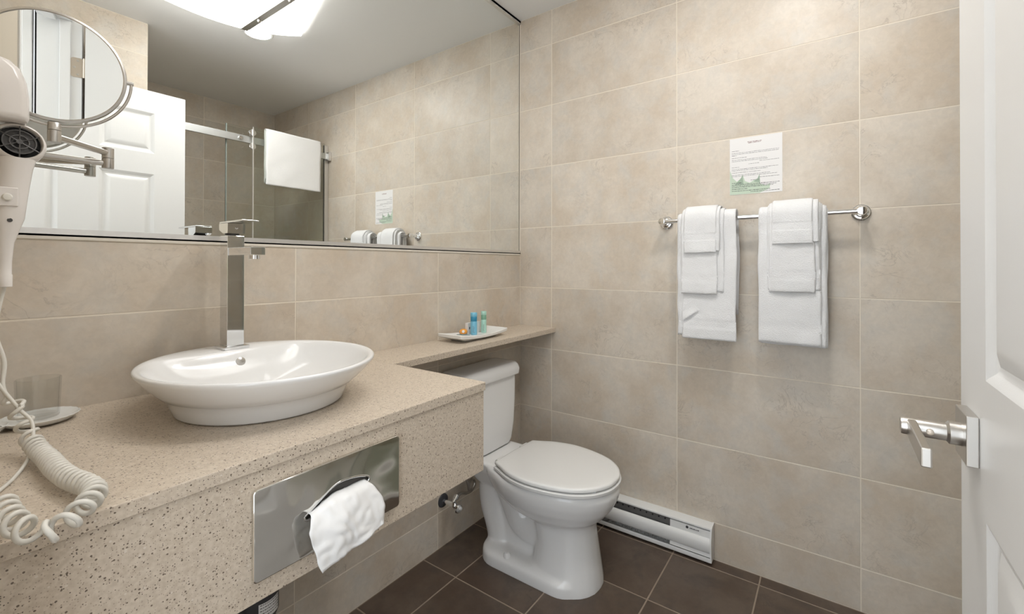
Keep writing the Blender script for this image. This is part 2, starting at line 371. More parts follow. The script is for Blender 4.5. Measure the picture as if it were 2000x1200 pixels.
# ------------------------------------------------------------------ vessel basin
SX, SY, SA, SB, SZ = -1.420, -.279, .2285, .2475, .957
def oval(z, a, b, cx=SX, cy=SY, n=112, yl=None, soft=.012):
    out = []
    for i in range(n):
        t = 2*PI*i/n; x, y = cx+a*math.cos(t), cy+b*math.sin(t)
        if yl is not None:
            k = (y-yl)/soft; y = yl+soft*(k if k < -6 else (0 if k > 6 else -math.log(1+math.exp(-k))))
        out.append(Vector((x, y, z)))
    return out
sk = empty('vessel_basin', (SX, SY, .86), 'white oval ceramic vessel basin standing on the quartz worktop', 'sink')
R_ = [oval(.8605, .158, .160), oval(.863, .1645, .1665), oval(.866, .166, .168), oval(.885, .1735, .1765), oval(.8985, .1790, .1830), oval(.9005, .1815, .1860), oval(.902, .1865, .1920),
      oval(.915, .1990, .2085), oval(.935, .2160, .2310), oval(.947, .2250, .2430), oval(.952, .2280, .2470), oval(.9555, SA, SB), oval(.958, .2265, .2455), oval(.9585, .2235, .2425),
      oval(.9575, .2180, .2370, yl=-.128, soft=.004), oval(.9555, .2150, .2330, yl=-.130, soft=.005), oval(.951, .2110, .2290, yl=-.133), oval(.940, .2030, .2190, yl=-.139), oval(.920, .1860, .2000, yl=-.150, soft=.016),
      oval(.900, .1600, .1740, yl=-.168, soft=.02), oval(.886, .1250, .1380, yl=-.195, soft=.02), oval(.878, .080, .090), oval(.8755, .030, .030), oval(.875, .022, .022)]
add('basin_shell', fin(*loft_g(R_), 60), PORC, sk)
lathe('overflow_cap', [(.0105, 0), (.0105, .003), (.008, .0045), (.0, .005)], (-1.412, -.1435, .930), (0, -1, .25), STEEL, sk, n=28)
lathe('drain', [(.021, 0), (.021, .002), (.018, .003), (.0, .0035)], (SX, SY, .8745), (0, 0, 1), CHROME, sk, n=28)

# ------------------------------------------------------------------ faucet
fa = empty('basin_faucet', (-1.411, -.0945, .9585), 'tall square chrome faucet rising from the basin rim', 'faucet')
box('base_plate', (-1.4395, -.1245, .9580), (-1.3825, -.0665, .9655), CHROME, fa, bev=.0012)
box('column', (-1.4305, -.1150, .9655), (-1.3915, -.0745, 1.2380), CHROME, fa, bev=.0008)
sp_ = box('spout', (-1.4285, -.2300, 1.1890), (-1.3955, -.1150, 1.2075), CHROME, fa, bev=.0008)
lathe('aerator', [(.0125, 0), (.0125, .009), (.0105, .010), (.0, .010)], (-1.412, -.2120, 1.1885), (0, 0, -1), CHROME, sp_, n=28)
lathe('cartridge_collar', [(.015, 0), (.015, .006)], (-1.411, -.0945, 1.2380), (0, 0, 1), DGREY, fa, n=28)
V = []
for x in (-1.4310, -1.3910):
    V += [Vector((x, y, z)) for y, z in ((-.1165, 1.2435), (-.0900, 1.2435), (-.0690, 1.2530), (-.0680, 1.2685), (-.1180, 1.2685))]
hb = add('handle_block', fin(V, [(0, 1, 2, 3, 4)[::-1], (5, 6, 7, 8, 9)]+[(i, (i+1) % 5, 5+(i+1) % 5, 5+i) for i in range(5)], 30), CHROME, fa)
box('lever_plate', (-1.4305, -.1900, 1.2690), (-1.3915, -.0690, 1.2730), CHROME, hb, bev=.0008)
lathe('set_screw', [(.0038, 0), (.0038, .0008), (.0022, .0009), (.0022, .0002), (0, .0002)], (-1.411, -.1165, 1.258), (0, -1, 0), CARD, hb, n=20)

# ------------------------------------------------------------------ toilet
TC = -.411
to = empty('toilet', (TC, -.35, 0), 'white two-piece porcelain toilet with closed lid between vanity and heater', 'toilet')
LID = [(0., -.6965), (.030, -.6945), (.062, -.6855), (.106, -.660), (.1425, -.621), (.1665, -.575), (.186, -.506), (.193, -.426), (.177, -.347), (.149, -.290), (.133, -.256)]
side = smooth_path([Vector((a, b, 0)) for a, b in LID], 5)
def lid_ring(z, kx=1., grow=0., yf=None, yb=None):
    pts = []
    y0, y1 = -.697, -.256; yf = y0-grow if yf is None else yf; yb = y1+grow if yb is None else yb
    half = [(p.x*kx+(grow if p.x > .03 else grow*p.x/.03), yf+(p.y-y0)/(y1-y0)*(yb-yf)) for p in side]
    pts = [Vector((TC+x, y, z)) for x, y in half]
    xb = half[-1][0]
    back = [Vector((TC+xb*(1-2*k/6), yb+.004*math.sin(PI*k/6), z)) for k in range(1, 6)]
    return pts+back+[Vector((TC-x, y, z)) for x, y in half[:0:-1]]
seat = fin(*loft_g([lid_ring(.3775, grow=-.008), lid_ring(.379, grow=.002), lid_ring(.388, grow=.003), lid_ring(.3905, grow=-.002)]), 50)
add('seat', seat, SEAT, to)
add('seat_lid', fin(*loft_g([lid_ring(.3955, grow=-.010), lid_ring(.3970, grow=-.001), lid_ring(.4050, grow=-.0005), lid_ring(.4085, grow=-.003), lid_ring(.4100, grow=-.010), lid_ring(.4108, grow=-.03)]), 50), SEAT, to)
for s in (-1, 1): box('seat_bumper', (TC+s*.085-.010, -.660, .3900), (TC+s*.085+.010, -.650, .3960), SEAT, to)
for s in (-1, 1): tube('seat_hinge', [(TC+s*.105, -.246, .393), (TC+s*.060, -.246, .393)], .010, SEAT, to, n=14)
# bowl body, one continuous remeshed surface
bowl = loft_g([lid_ring(.210, .48, yf=-.595, yb=-.345), lid_ring(.228, .60, yf=-.613, yb=-.315), lid_ring(.255, .77, yf=-.645, yb=-.275), lid_ring(.290, .89, yf=-.674, yb=-.245),
               lid_ring(.325, .96, yf=-.692, yb=-.225), lid_ring(.352, .985, yf=-.699, yb=-.215), lid_ring(.370, .975, yf=-.695, yb=-.215), lid_ring(.3740, .955, yf=-.688, yb=-.22)])
def sect(z, hx, y0, y1, r): return rrect(TC, (y0+y1)/2, hx, (y1-y0)/2, r, z, 6)
ped = loft_g([sect(-.010, .124, -.636, -.36, .118), sect(.02, .122, -.634, -.36, .116), sect(.07, .112, -.628, -.37, .108), sect(.14, .101, -.618, -.38, .098), sect(.20, .094, -.609, -.37, .09), sect(.245, .10, -.615, -.34, .095)])
foot = loft_g([sect(-.010, .136, -.60, -.150, .09), sect(.035, .135, -.60, -.151, .09), sect(.046, .128, -.592, -.158, .085), sect(.052, .110, -.57, -.175, .07)])
deck = loft_g([sect(.270, .07, -.30, -.085, .05), sect(.31, .095, -.30, -.065, .055), sect(.345, .118, -.32, -.050, .06), sect(.375, .128, -.34, -.040, .06), sect(.384, .126, -.30, -.042, .058)])
core = loft_g([sect(-.010, .055, -.46, -.21, .05), sect(.2, .045, -.46, -.19, .044), sect(.33, .055, -.40, -.12, .05)])
trap = tube_g(smooth_path([(TC, -.44, .17), (TC, -.37, .135), (TC, -.31, .155), (TC, -.265, .235), (TC, -.215, .300), (TC, -.165, .270), (TC, -.165, .185), (TC, -.195, .10), (TC, -.215, .02)], 6),
              [.071]*48+[.07], 20)
me = py(*join(bowl, ped, foot, deck, core, trap)); bm = bmesh.new(); bm.from_mesh(me); bmesh.ops.recalc_face_normals(bm, faces=bm.faces); bm.to_mesh(me); bm.free()
bo = add('bowl', me, PORC, to, smooth=True)
rm = bo.modifiers.new('remesh', 'REMESH'); rm.mode = 'VOXEL'; rm.voxel_size = .0055; rm.use_smooth_shade = True
sm = bo.modifiers.new('smooth', 'SMOOTH'); sm.factor = .5; sm.iterations = 9
for s in (-1, 1): lathe('bolt_cap', [(.014, 0), (.0135, .012), (.009, .019), (0, .021)], (TC+s*.112, -.300, .045), (0, 0, 1), PORC, to, n=20)
def bow(z, hw_, yb, yf, r, b): # tank section with bowed front
    return [Vector((p.x, p.y-(b*max(0, 1-((p.x-TC)/hw_)**2) if p.y < (yb+yf)/2 else 0), z)) for p in rrect(TC, (yb+yf)/2, hw_, (yb-yf)/2, r, z, 7)]
add('tank', fin(*loft_g([bow(.386, .115, -.03, -.150, .045, .010), bow(.392, .130, -.025, -.158, .05, .012), bow(.41, .144, -.022, -.160, .05, .012), bow(.47, .160, -.020, -.158, .045, .010), bow(.57, .174, -.018, -.152, .04, .008), bow(.676, .182, -.016, -.146, .035, .006)]), 45), PORC, to)
tl = [bow(.6745, .186, -.012, -.150, .03, .008), bow(.677, .1915, -.009, -.157, .03, .010), bow(.700, .1935, -.008, -.160, .03, .010), bow(.718, .190, -.009, -.154, .03, .008), bow(.7275, .183, -.012, -.143, .026, .006), bow(.7305, .172, -.018, -.130, .02, .004), bow(.7315, .150, -.03, -.115, .02, .002)]
add('tank_lid', fin(*loft_g(tl), 60), PORC, to)
lathe('flush_pivot', [(.013, 0), (.013, .006), (.009, .008), (0, .008)], (TC-.168, -.150, .635), (0, -1, 0), CHROME, to, n=20)
tube('flush_lever', [(TC-.168, -.163, .635), (TC-.148, -.166, .632), (TC-.125, -.168, .628)], [.006, .005, .006], CHROME, to)

# water supply under the vanity end
wv = empty('water_valve', (-.565, -.002, .19), 'chrome shut-off valve with looped supply hose low on tiled wall', 'valve')
lathe('escutcheon', [(.028, 0), (.026, .004), (.012, .008), (.012, .009)], (-.565, -.001, .190), (0, -1, 0), GREYPL, wv, n=28)
tube('stub_pipe', [(-.565, -.005, .190), (-.565, -.055, .190)], .008, CHROME, wv)
lathe('valve_body', [(.0, -.004), (.012, -.003), (.012, .032), (.009, .036), (0, .037)], (-.565, -.038, .190), (0, -1, 0), CHROME, wv, n=20)
lathe('valve_outlet', [(.008, 0), (.008, .02), (.011, .02), (.011, .034), (.007, .036)], (-.565, -.056, .195), (.75, 0, .65), CHROME, wv, n=16)
lathe('valve_knob', [(.006, 0), (.006, .012), (.017, .013), (.019, .018), (.016, .024), (0, .025)], (-.565, -.074, .190), (-.3, -.9, -.3), CHROME, wv, n=14)
tube('supply_hose', smooth_path([(-.545, -.056, .214), (-.51, -.055, .214), (-.475, -.055, .200), (-.445, -.055, .200), (-.425, -.055, .225), (-.445, -.057, .248), (-.470, -.06, .236), (-.472, -.064, .215), (-.490, -.07, .255), (-.530, -.078, .32), (-.5475, -.085, .395)], 6), .0062, STEEL, wv, n=10)
# bottle trap under the basin
bt = empty('bottle_trap', (-1.44, -.30, .37), 'dark grey drain trap with paper label hanging below the vanity', 'drain trap')
lathe('trap_body', [(.0, .340), (.022, .342), (.034, .36), (.036, .40), (.042, .415), (.042, .47), (.030, .48), (.019, .49), (.019, .836)], (-1.443, -.30, 0), (0, 0, 1), GREYPL, bt, n=32)
tube('outlet_pipe', [(-1.443, -.27, .50), (-1.443, -.13, .50), (-1.443, .0, .50)], .018, GREYPL, bt, n=18)
V, F = [], []
for i in range(9):
    a = math.radians(-112+i*8)
    for z in (.418, .452): V.append((-1.443+.0424*math.cos(a), -.30+.0424*math.sin(a), z))
for i in range(8): F.append((2*i, 2*i+2, 2*i+3, 2*i+1))
lb = add('paper_label', py(V, F), CARD, bt, smooth=True)
L = []; random.seed(5); V, F = [], []
for r in range(5):
    a = -108
    while a < -52:
        w = random.uniform(2, 6); z = .424+r*.006
        k = len(V)
        for q in (a, a+w):
            for zz in (z, z+.0022): V.append((-1.443+.0427*math.cos(math.radians(q)), -.30+.0427*math.sin(math.radians(q)), zz))
        F.append((k, k+2, k+3, k+1)); a += w+1.6
add('label_print', py(V, F), INK, lb)

# ------------------------------------------------------------------ baseboard heater
he = empty('baseboard_heater', (-.03, -.62, 0), 'white enamel electric baseboard heater on the floor against the tiled wall', 'heater')
Y0, Y1, YJ = -.932, -.315, -.775
def ext(name, prof, y0, y1, m, th=None, parent=he, ang=30):
    n = len(prof); V = [Vector((-d, y, z)) for y in (y0, y1) for d, z in prof]
    if th is None: F = [tuple(range(n)), tuple(range(n, 2*n))[::-1]]+[(i, n+i, n+(i+1) % n, (i+1) % n) for i in range(n)]; return add(name, fin(V, F, ang), m, parent)
    F = [(i, n+i, n+i+1, i+1) for i in range(n-1)]; me = py(V, F); bm = bmesh.new(); bm.from_mesh(me)
    bmesh.ops.solidify(bm, geom=bm.faces[:], thickness=th); o = add(name, bm_me(bm, 40), m, parent); return o
ext('back_panel', [(.0012, .012), (.0012, .146), (.004, .146), (.004, .012)], Y0+.002, Y1-.002, ENAMEL)
ext('top_cover', [(.002, .1465), (.038, .1425), (.0435, .139), (.0440, .1335)], Y0+.002, Y1-.002, ENAMEL, .0012)
ext('front_panel', [(.0430, .1005), (.0480, .0990), (.0530, .093), (.0560, .083), (.0560, .070), (.0540, .056), (.0500, .046), (.0460, .0430)], Y0+.003, Y1-.003, ENAMEL, .0012)
ext('bottom_lip', [(.004, .013), (.050, .012), (.0515, .016), (.0500, .028)], Y0+.003, Y1-.003, ENAMEL, .0012)
gr = ext('heat_shield', [(.031, .092), (.034, .139), (.036, .139), (.033, .092)], YJ, Y1-.003, mat('grey_heat_shield', (.17, .165, .16), .5, .3))
for i in range(17):
    y = YJ+.022+i*.026
    lathe('shield_hole', [(.0035, 0), (.0035, .0006), (0, .0006)], (-.0358, y, .121), (-1, 0, .1), DARK, gr, n=10)
box('heating_rod', (-.036, YJ, .045), (-.020, Y1-.003, .06), DGREY, he)
fn = boxes('cooling_fins', [((-.045, YJ+.006+i*.0085, .030), (-.010, YJ+.0068+i*.0085, .080)) for i in range(50)], ALU, he); fn['kind'] = 'stuff'
jp = ext('junction_cover', [(.0430, .1000), (.0420, .128), (.030, .130), (.030, .030), (.0485, .030), (.0470, .044), (.040, .06), (.040, .10)], Y0+.004, YJ, ENAMEL)
lathe('badge_ring', [(.0052, 0), (.0052, .0006), (.0034, .0006), (.0034, 0)], (-.0434, -.842, .1185), (-1, 0, .1), INKD, jp, n=20)
random.seed(8); boxes('badge_lettering', [((-.0440, -.852-i*.0052, .1160), (-.0428, -.852-i*.0052-.0038, .1160+random.uniform(.0022, .0036))) for i in range(7)], INKD, jp)
ext('end_cap', [(.001, .012), (.001, .148), (.038, .1445), (.045, .140), (.0565, .100), (.0575, .078), (.055, .050), (.052, .030), (.052, .012)], Y0-.003, Y0+.003, ENAMEL)

# ------------------------------------------------------------------ towel bar
tbz, tbx = 1.345, -.065
br = empty('towel_bar', (0, -1.074, tbz), 'polished chrome towel bar on round flanges fixed to tiled wall', 'towel bar')
for y in (-.751, -1.397):
    lathe('flange', [(.027, 0), (.027, .005), (.024, .007), (.021, .012), (.0165, .013), (.0155, .019), (.011, .021)], (-.0005, y, tbz), (-1, 0, 0), CHROME, br)
    lathe('post', [(.0105, .018), (.0095, .045), (.0135, .050), (.0145, .060), (.0145, .070), (.0125, .079), (0, .081)], (0, y, tbz), (-1, 0, 0), CHROME, br)
tube('rod', [(tbx, -.753, tbz), (tbx, -1.395, tbz)], .0088, CHROME, br, n=24)
def leaf(y0, y1, ri, t, zf, zb, seed, cx=tbx, cz=tbz, band=True, ny=26, lean=.0, wav=.0035, crease=None, nf=46):
    """one folded leaf hung over a bar: closed shell; profile back leg - arc - front leg"""
    R = ri+t/2; prof = []; nb, na = 12, 12
    for i in range(nb): prof.append((R, zb+(cz-zb)*i/nb, 1., 0., -1))
    for i in range(na+1):
        a = PI*i/na; prof.append((R*math.cos(a), cz+R*math.sin(a), math.cos(a), math.sin(a), -1))
    for i in range(1, nf+1):
        z = cz+(zf-cz)*i/nf; prof.append((-R, z, -1., 0., z-zf))
    V, F = [], []; np_ = len(prof)
    for j in range(ny):
        s = j/(ny-1); e = min(s, 1-s)*(y1-y0) if y1 > y0 else min(s, 1-s)*(y0-y1)
        edge = math.sqrt(max(.02, 1-(1-min(1, e/(t*.8)))**2))
        for side_ in (1, -1):
            for k, (dx, z, nx, nz, fb) in enumerate(prof):
                tt = t/2*edge
                q = min(1, (fb/.004)) if fb >= 0 else 1
                if k == np_-1: tt *= .55
                if k == 0: tt *= .5
                y = y0+(y1-y0)*s; lim = abs(z-cz)
                nzv = noise.noise(Vector((y*14+seed*3.1, z*9, seed)))*.0042+noise.noise(Vector((y*40, z*34+seed, seed*2)))*.0012
                yw = noise.noise(Vector((s*1.5+seed*2., z*9, 4.)))*wav*min(1, lim/.05)
                off = tt*side_
                if side_ == 1 and band and fb >= 0:
                    if .046 < fb < .074: off -= .0011
                    if fb < .008: off -= .0006
                if crease and side_ == 1 and fb >= 0:
                    (ya, za), (yb_, zb_) = crease; q_ = max(0, min(1, ((y-ya)*(yb_-ya)+(z-za)*(zb_-za))/((yb_-ya)**2+(zb_-za)**2)))
                    ln_ = math.hypot(yb_-ya, zb_-za); sd = ((y-ya)*(zb_-za)-(z-za)*(yb_-ya))/ln_; qq = ((y-ya)*(yb_-ya)+(z-za)*(zb_-za))/ln_**2
                    if 0 < qq < 1: off += (.0060*math.exp(-(sd/.016)**2) if sd > 0 else -.0030*math.exp(-(sd/.012)**2))*math.sin(PI*qq)**.5
                sag = 0
                if fb >= 0 and lim > .06: sag = lean*(lim-.06)
                hemz = noise.noise(Vector((y*11, seed, 2.)))*.004*(1 if fb >= 0 else 0)*(1-min(1, max(0, fb)/.10))
                px_ = cx+dx+(off+nzv*min(1, lim/.04+.25))*nx+sag
                V.append((px_, y+yw, z+(off+nzv*.4)*nz+hemz))
    st = 2*np_
    for j in range(ny-1):
        for k in range(np_-1):
            a, b = j*st+k, (j+1)*st+k; F.append((a, a+1, b+1, b))
            a, b = a+np_, b+np_; F.append((a, b, b+1, a+1))
        for k in (0, np_-1): F.append((j*st+k, (j+1)*st+k, (j+1)*st+k+np_, j*st+k+np_))
    for j in (0, ny-1):
        for k in range(np_-1): F.append((j*st+k, j*st+k+np_, j*st+k+np_+1, j*st+k+1))
    return V, F
def towel(name, leaves, label, group, org=None, xf=None):
    V, F = join(*leaves)
    if xf: V = [xf(v) for v in V]
    bm = bmesh.new(); me = py(V, F); bm.from_mesh(me); o = add(name, bm_me(bm), TERRY, None, org, True)
    return tag(o, label, 'towel', group)
GRP = 'white towels folded over the towel bar'
# set by the left end (towards the mirror)
towel('bath_towel', [leaf(-.822, -1.008, .0100, .0085, .905, 1.02, 1, wav=.006), leaf(-.818, -1.020, .0190, .0085, .893, 1.0, 2, wav=.006), leaf(-.838, -1.029, .0278, .0060, .884, .98, 3, wav=.007, crease=((-.838, .945), (-.900, .992)), ny=60, nf=90)], 'white bath towel with a diagonal crease at its lower left', GRP, (tbx, -.92, .88))
towel('hand_towel', [leaf(-.838, -.990, .0340, .0055, 1.066, 1.12, 4), leaf(-.838, -.968, .0398, .0060, 1.057, 1.12, 5)], 'white hand towel draped over the creased bath towel', GRP, (tbx, -.90, 1.05))
towel('washcloth', [leaf(-.848, -.976, .0461, .0030, 1.222, 1.25, 6, band=False), leaf(-.850, -.966, .0493, .0050, 1.214, 1.25, 7)], 'white washcloth topmost over the creased bath towel', GRP, (tbx, -.905, 1.21))
# set by the right end (towards the door)
towel('bath_towel', [leaf(-1.112, -1.306, .0100, .0085, .888, 1.02, 11, wav=.003), leaf(-1.108, -1.302, .0190, .0085, .889, 1.0, 12, wav=.003), leaf(-1.102, -1.290, .0278, .0060, .893, .98, 13, wav=.004)], 'smooth white bath towel hanging at the door end of the towel bar', GRP, (tbx, -1.2, .88))
towel('hand_towel', [leaf(-1.130, -1.286, .0340, .0055, 1.082, 1.12, 14), leaf(-1.136, -1.271, .0398, .0060, 1.073, 1.12, 15)], 'white hand towel draped over the smooth bath towel near the door', GRP, (tbx, -1.2, 1.07))
towel('washcloth', [leaf(-1.144, -1.280, .0461, .0030, 1.246, 1.25, 16, band=False), leaf(-1.147, -1.264, .0493, .0050, 1.241, 1.25, 17)], 'white washcloth topmost over the smooth bath towel near the door', GRP, (tbx, -1.2, 1.24))

# ------------------------------------------------------------------ printed notice
no = empty('paper_notice', (0, -1.081, 1.548), 'printed white guest notice taped to the wall tiles above the towel bar', 'notice')
NY0, NY1, NZ0, NZ1 = -.993, -1.169, 1.440, 1.657
box('sheet', (-.0008, NY1, NZ0), (-.0002, NY0, NZ1), CARD, no)
def strips(name, L, m, parent, x=-.00095):
    V, F = [], []
    for y0, y1, z0, z1 in L:
        k = len(V); V += [(x, y0, z0), (x, y1, z0), (x, y1, z1), (x, y0, z1)]; F.append((k, k+1, k+2, k+3))
    return add(name, py(V, F), m, parent)
def words(y, y1, z, h, seed, wmin=.003, wmax=.012):
    random.seed(seed); out = []
    while y > y1+.002:
        w = min(random.uniform(wmin, wmax), y-y1); out.append((y, y-w, z, z+h*random.uniform(.7, 1.1))); y -= w+.0014
    return out
T = words(-1.055, -1.102, 1.6375, .0026, 1)+words(-1.057, -1.100, 1.6335, .0022, 2)
strips('letterhead', T, INKR, no)
L = []
for i, (a, b, z) in enumerate([(-1.0, -1.026, 1.608), (-1.0, -1.160, 1.600), (-1.0, -1.160, 1.595), (-1.0, -1.017, 1.590), (-1.0, -1.055, 1.581), (-1.0, -1.118, 1.573), (-1.0, -1.122, 1.568), (-1.095, -1.160, 1.562), (-1.058, -1.094, 1.554),
        (-1.0, -1.026, 1.545), (-1.0, -1.156, 1.537), (-1.0, -1.122, 1.532), (-1.0, -1.100, 1.524), (-1.0, -1.130, 1.515), (-1.0, -1.155, 1.510), (-1.095, -1.160, 1.500), (-1.065, -1.095, 1.491)]): L += words(a, b, z, .0015, 20+i)
strips('body_text', L, INK, no)
V = [(-.0009, y, z) for y, z in ((-.9935, 1.4405), (-.9935, 1.535), (-1.004, 1.505), (-1.018, 1.490), (-1.030, 1.500), (-1.038, 1.515), (-1.046, 1.490), (-1.062, 1.482), (-1.075, 1.490), (-1.094, 1.498), (-1.098, 1.475), (-1.115, 1.468), (-1.130, 1.472), (-1.128, 1.455), (-1.110, 1.4465), (-1.095, 1.4405))]
add('leaf_print', py(V, [tuple(range(len(V)))]), GREENP, no)
V = [(-.00093, y, z) for y, z in ((-1.010, 1.478), (-1.034, 1.505), (-1.037, 1.516), (-1.041, 1.478), (-1.075, 1.485), (-1.088, 1.495), (-1.095, 1.512), (-1.097, 1.480))]
add('leaf_dark_print', py(V[:4], [(0, 1, 2, 3)]), GREEND, no); add('leaf_dark_print', py(V[4:], [(0, 1, 2, 3)]), GREEND, no)  # darker green shapes in the printed foliage
L = []
for i, (a, b, z) in enumerate([(-1.0, -1.036, 1.484), (-1.0, -1.160, 1.477), (-1.0, -1.150, 1.472), (-1.0, -1.140, 1.467), (-1.0, -1.055, 1.460), (-1.0, -1.130, 1.453), (-1.065, -1.160, 1.447)]): L += words(a, b, z, .0018, 60+i)
strips('closing_text', L, INKD, no, -.00105)

# ------------------------------------------------------------------ amenity tray on the ledge
tr = empty('amenity_tray', (-.435, -.095, .8605), 'white ceramic tray with flared ends on the quartz ledge', 'tray')
TXc, TYc = -.475, -.092
rings = [rrect(TXc, TYc, .105, .040, .008, .8603, 5), rrect(TXc, TYc, .108, .043, .010, .866, 5)]
def flare(hx, hy, r, z0, lift, n=5): return [Vector((p.x, p.y, z0+lift*(abs(p.x-TXc)/hx)**2.5)) for p in rrect(TXc, TYc, hx, hy, r, z0, n)]
def dense(ring): # subdivide long edges so ends can curve
    out = []
    for i, p in enumerate(ring):
        q = ring[(i+1) % len(ring)]; k = max(1, int((q-p).length/.02)); out += [p.lerp(q, j/k) for j in range(k)]
    return out
def trr(hx, hy, r, z0, lift):
    return [Vector((p.x, p.y, z0+lift*(abs(p.x-TXc)/hx)**2.5)) for p in dense(rrect(TXc, TYc, .150, .064, .006, z0, 4))] if False else [Vector((TXc+(p.x-TXc)*hx/.150, TYc+(p.y-TYc)*hy/.064, z0+lift*(abs(p.x-TXc)/.150)**2.2)) for p in dense(rrect(TXc, TYc, .150, .064, .006, z0, 4))]
add('dish', fin(*loft_g([trr(.098, .036, .006, .8603, 0), trr(.103, .040, .006, .864, .0), trr(.146, .061, .006, .869, .009), trr(.150, .064, .006, .871, .010), trr(.151, .065, .006, .8800, .0115), trr(.148, .062, .006, .8815, .0115), trr(.140, .055, .006, .8790, .010), trr(.12, .045, .006, .8735, .006), trr(.09, .034, .006, .8720, .001)]), 40), CERAM, tr)
def bottle(name, x, y, r, h, body, lab, label, capm):
    b = empty(name, (x, y, .8722), label, 'bottle')
    lathe('body', [(0, 0), (r*.92, .0005), (r, .003), (r, h*.60), (r*.98, h*.61)], (x, y, .8722), (0, 0, 1), body, b, n=28)
    lathe('neck_label', [(r*.98, h*.61), (r*.99, h*.615), (r*.99, h*.82), (r*.97, h*.825)], (x, y, .8722), (0, 0, 1), lab, b, n=28)
    lathe('cap', [(r*.97, h*.825), (r*1.02, h*.835), (r*1.02, h*.985), (r*.95, h), (0, h)], (x, y, .8722), (0, 0, 1), capm, b, n=28)
    V, F = [], []; random.seed(int(x*-900))
    for k in range(6):
        z = .8722+h*(.12+.05*k); a0 = math.radians(200+random.uniform(0, 8)); a1 = a0+math.radians(random.uniform(18, 34)); i0 = len(V)
        for i in range(4):
            a = a0+(a1-a0)*i/3
            for zz in (z, z+.0012): V.append((x+(r+.0003)*math.cos(a), y+(r+.0003)*math.sin(a), zz))
        for i in range(3): F.append((i0+2*i, i0+2*i+2, i0+2*i+3, i0+2*i+1))
    add('label_print', py(V, F), INK, b)
    return b
bottle('shampoo_bottle', -.466, -.083, .0140, .0935, BLUEB, BLUEC, 'small light blue toiletry bottle standing on the white tray', BLUEB)
bottle('lotion_bottle', -.395, -.079, .0120, .0935, GREENB, GREENC, 'small mint green toiletry bottle standing on the white tray', GREENB)
bx = empty('soap_carton', (-.430, -.052, .872), 'white printed soap carton standing behind the two small bottles', 'box')
box('carton', (-.478, -.060, .8725), (-.395, -.045, .9200), CARD, bx, bev=.0008)
random.seed(4); strips_l = []
V, F = [], []
for r in range(6):
    for x0, x1 in ((-.436, -.416),):
        w = random.uniform(.010, .02); k = len(V); z = .880+r*.0055; V += [(x0, -.0604, z), (x0+w, -.0604, z), (x0+w, -.0604, z+.0022), (x0, -.0604, z+.0022)]; F.append((k, k+1, k+2, k+3))
add('carton_print', py(V, F), BLUEPL, bx)
add('carton_emblem', py([(-.470, -.0604, .893), (-.464, -.0604, .893), (-.464, -.0604, .903), (-.470, -.0604, .903)], [(0, 1, 2, 3)]), BLUEPL, bx)
so = empty('wrapped_soap', (-.495, -.050, .872), 'round soap in a pleated orange wrapper on the white tray', 'soap')
V, F = [], []
for i in range(9):
    ph = PI*i/8
    for k in range(32):
        t = 2*PI*k/32; r = .0165*math.sin(ph)*(1+.05*math.cos(8*t)); V.append((-.495+r*math.cos(t), -.050+r*math.sin(t), .8855-.0125*math.cos(ph)))
for i in range(8):
    for k in range(32): F.append((i*32+k, i*32+(k+1) % 32, (i+1)*32+(k+1) % 32, (i+1)*32+k))
add('wrapper', fin(V, F, 60), ORANGE, so)
lathe('sticker', [(.006, 0), (.006, .0006), (0, .0007)], (-.5075, -.0605, .8885), (-.7, -.65, .25), CARD, so, n=16)
pk = box('flat_packet', (-.575, -.112, .8822), (-.520, -.082, .8842), TEAL, None, (-.547, -.097, .882), .0006)
pk.rotation_euler = (0, math.radians(7), math.radians(8)); tag(pk, 'flat teal sachet lying at the end of the white tray', 'sachet')

# ------------------------------------------------------------------ glass, dishes
ds = empty('scalloped_dish', (-1.742, -.066, .86), 'scalloped white dish under the clear drinking glass', 'dish')
def scal(r, z, amp, n=72): return [Vector((-1.742+(r+amp*math.cos(24*2*PI*i/n))*math.cos(2*PI*i/n), -.068+(r+amp*math.cos(24*2*PI*i/n))*math.sin(2*PI*i/n), z)) for i in range(n)]
add('plate', fin(*loft_g([scal(.036, .8603, 0), scal(.046, .863, 0), scal(.0565, .8715, .0008), scal(.0575, .8730, .0010), scal(.0560, .8735, .0010), scal(.045, .866, 0), scal(.030, .8645, 0)]), 50), CERAM, ds)
dk = lathe('soap_dish', [(.018, 0), (.026, .004), (.032, .0125), (.0325, .0135), (.031, .0138), (.024, .006), (0, .005)], (-1.8155, -.082, .8603), (0, 0, 1), CERAM, None, (-1.8155, -.082, .86), n=40)
tag(dk, 'small plain white dish next to the scalloped dish', 'dish')
gl = lathe('drinking_glass', [(0, .0), (.029, .0005), (.030, .003), (.0325, .074), (.0325, .0765), (.0312, .0775), (.0302, .0765), (.0280, .006), (0, .0055)], (-1.741, -.050, .8660), (0, 0, 1), TUMBLER, None, (-1.741, -.05, .866), n=48)
tag(gl, 'clear drinking glass standing on a scalloped white dish', 'glass')

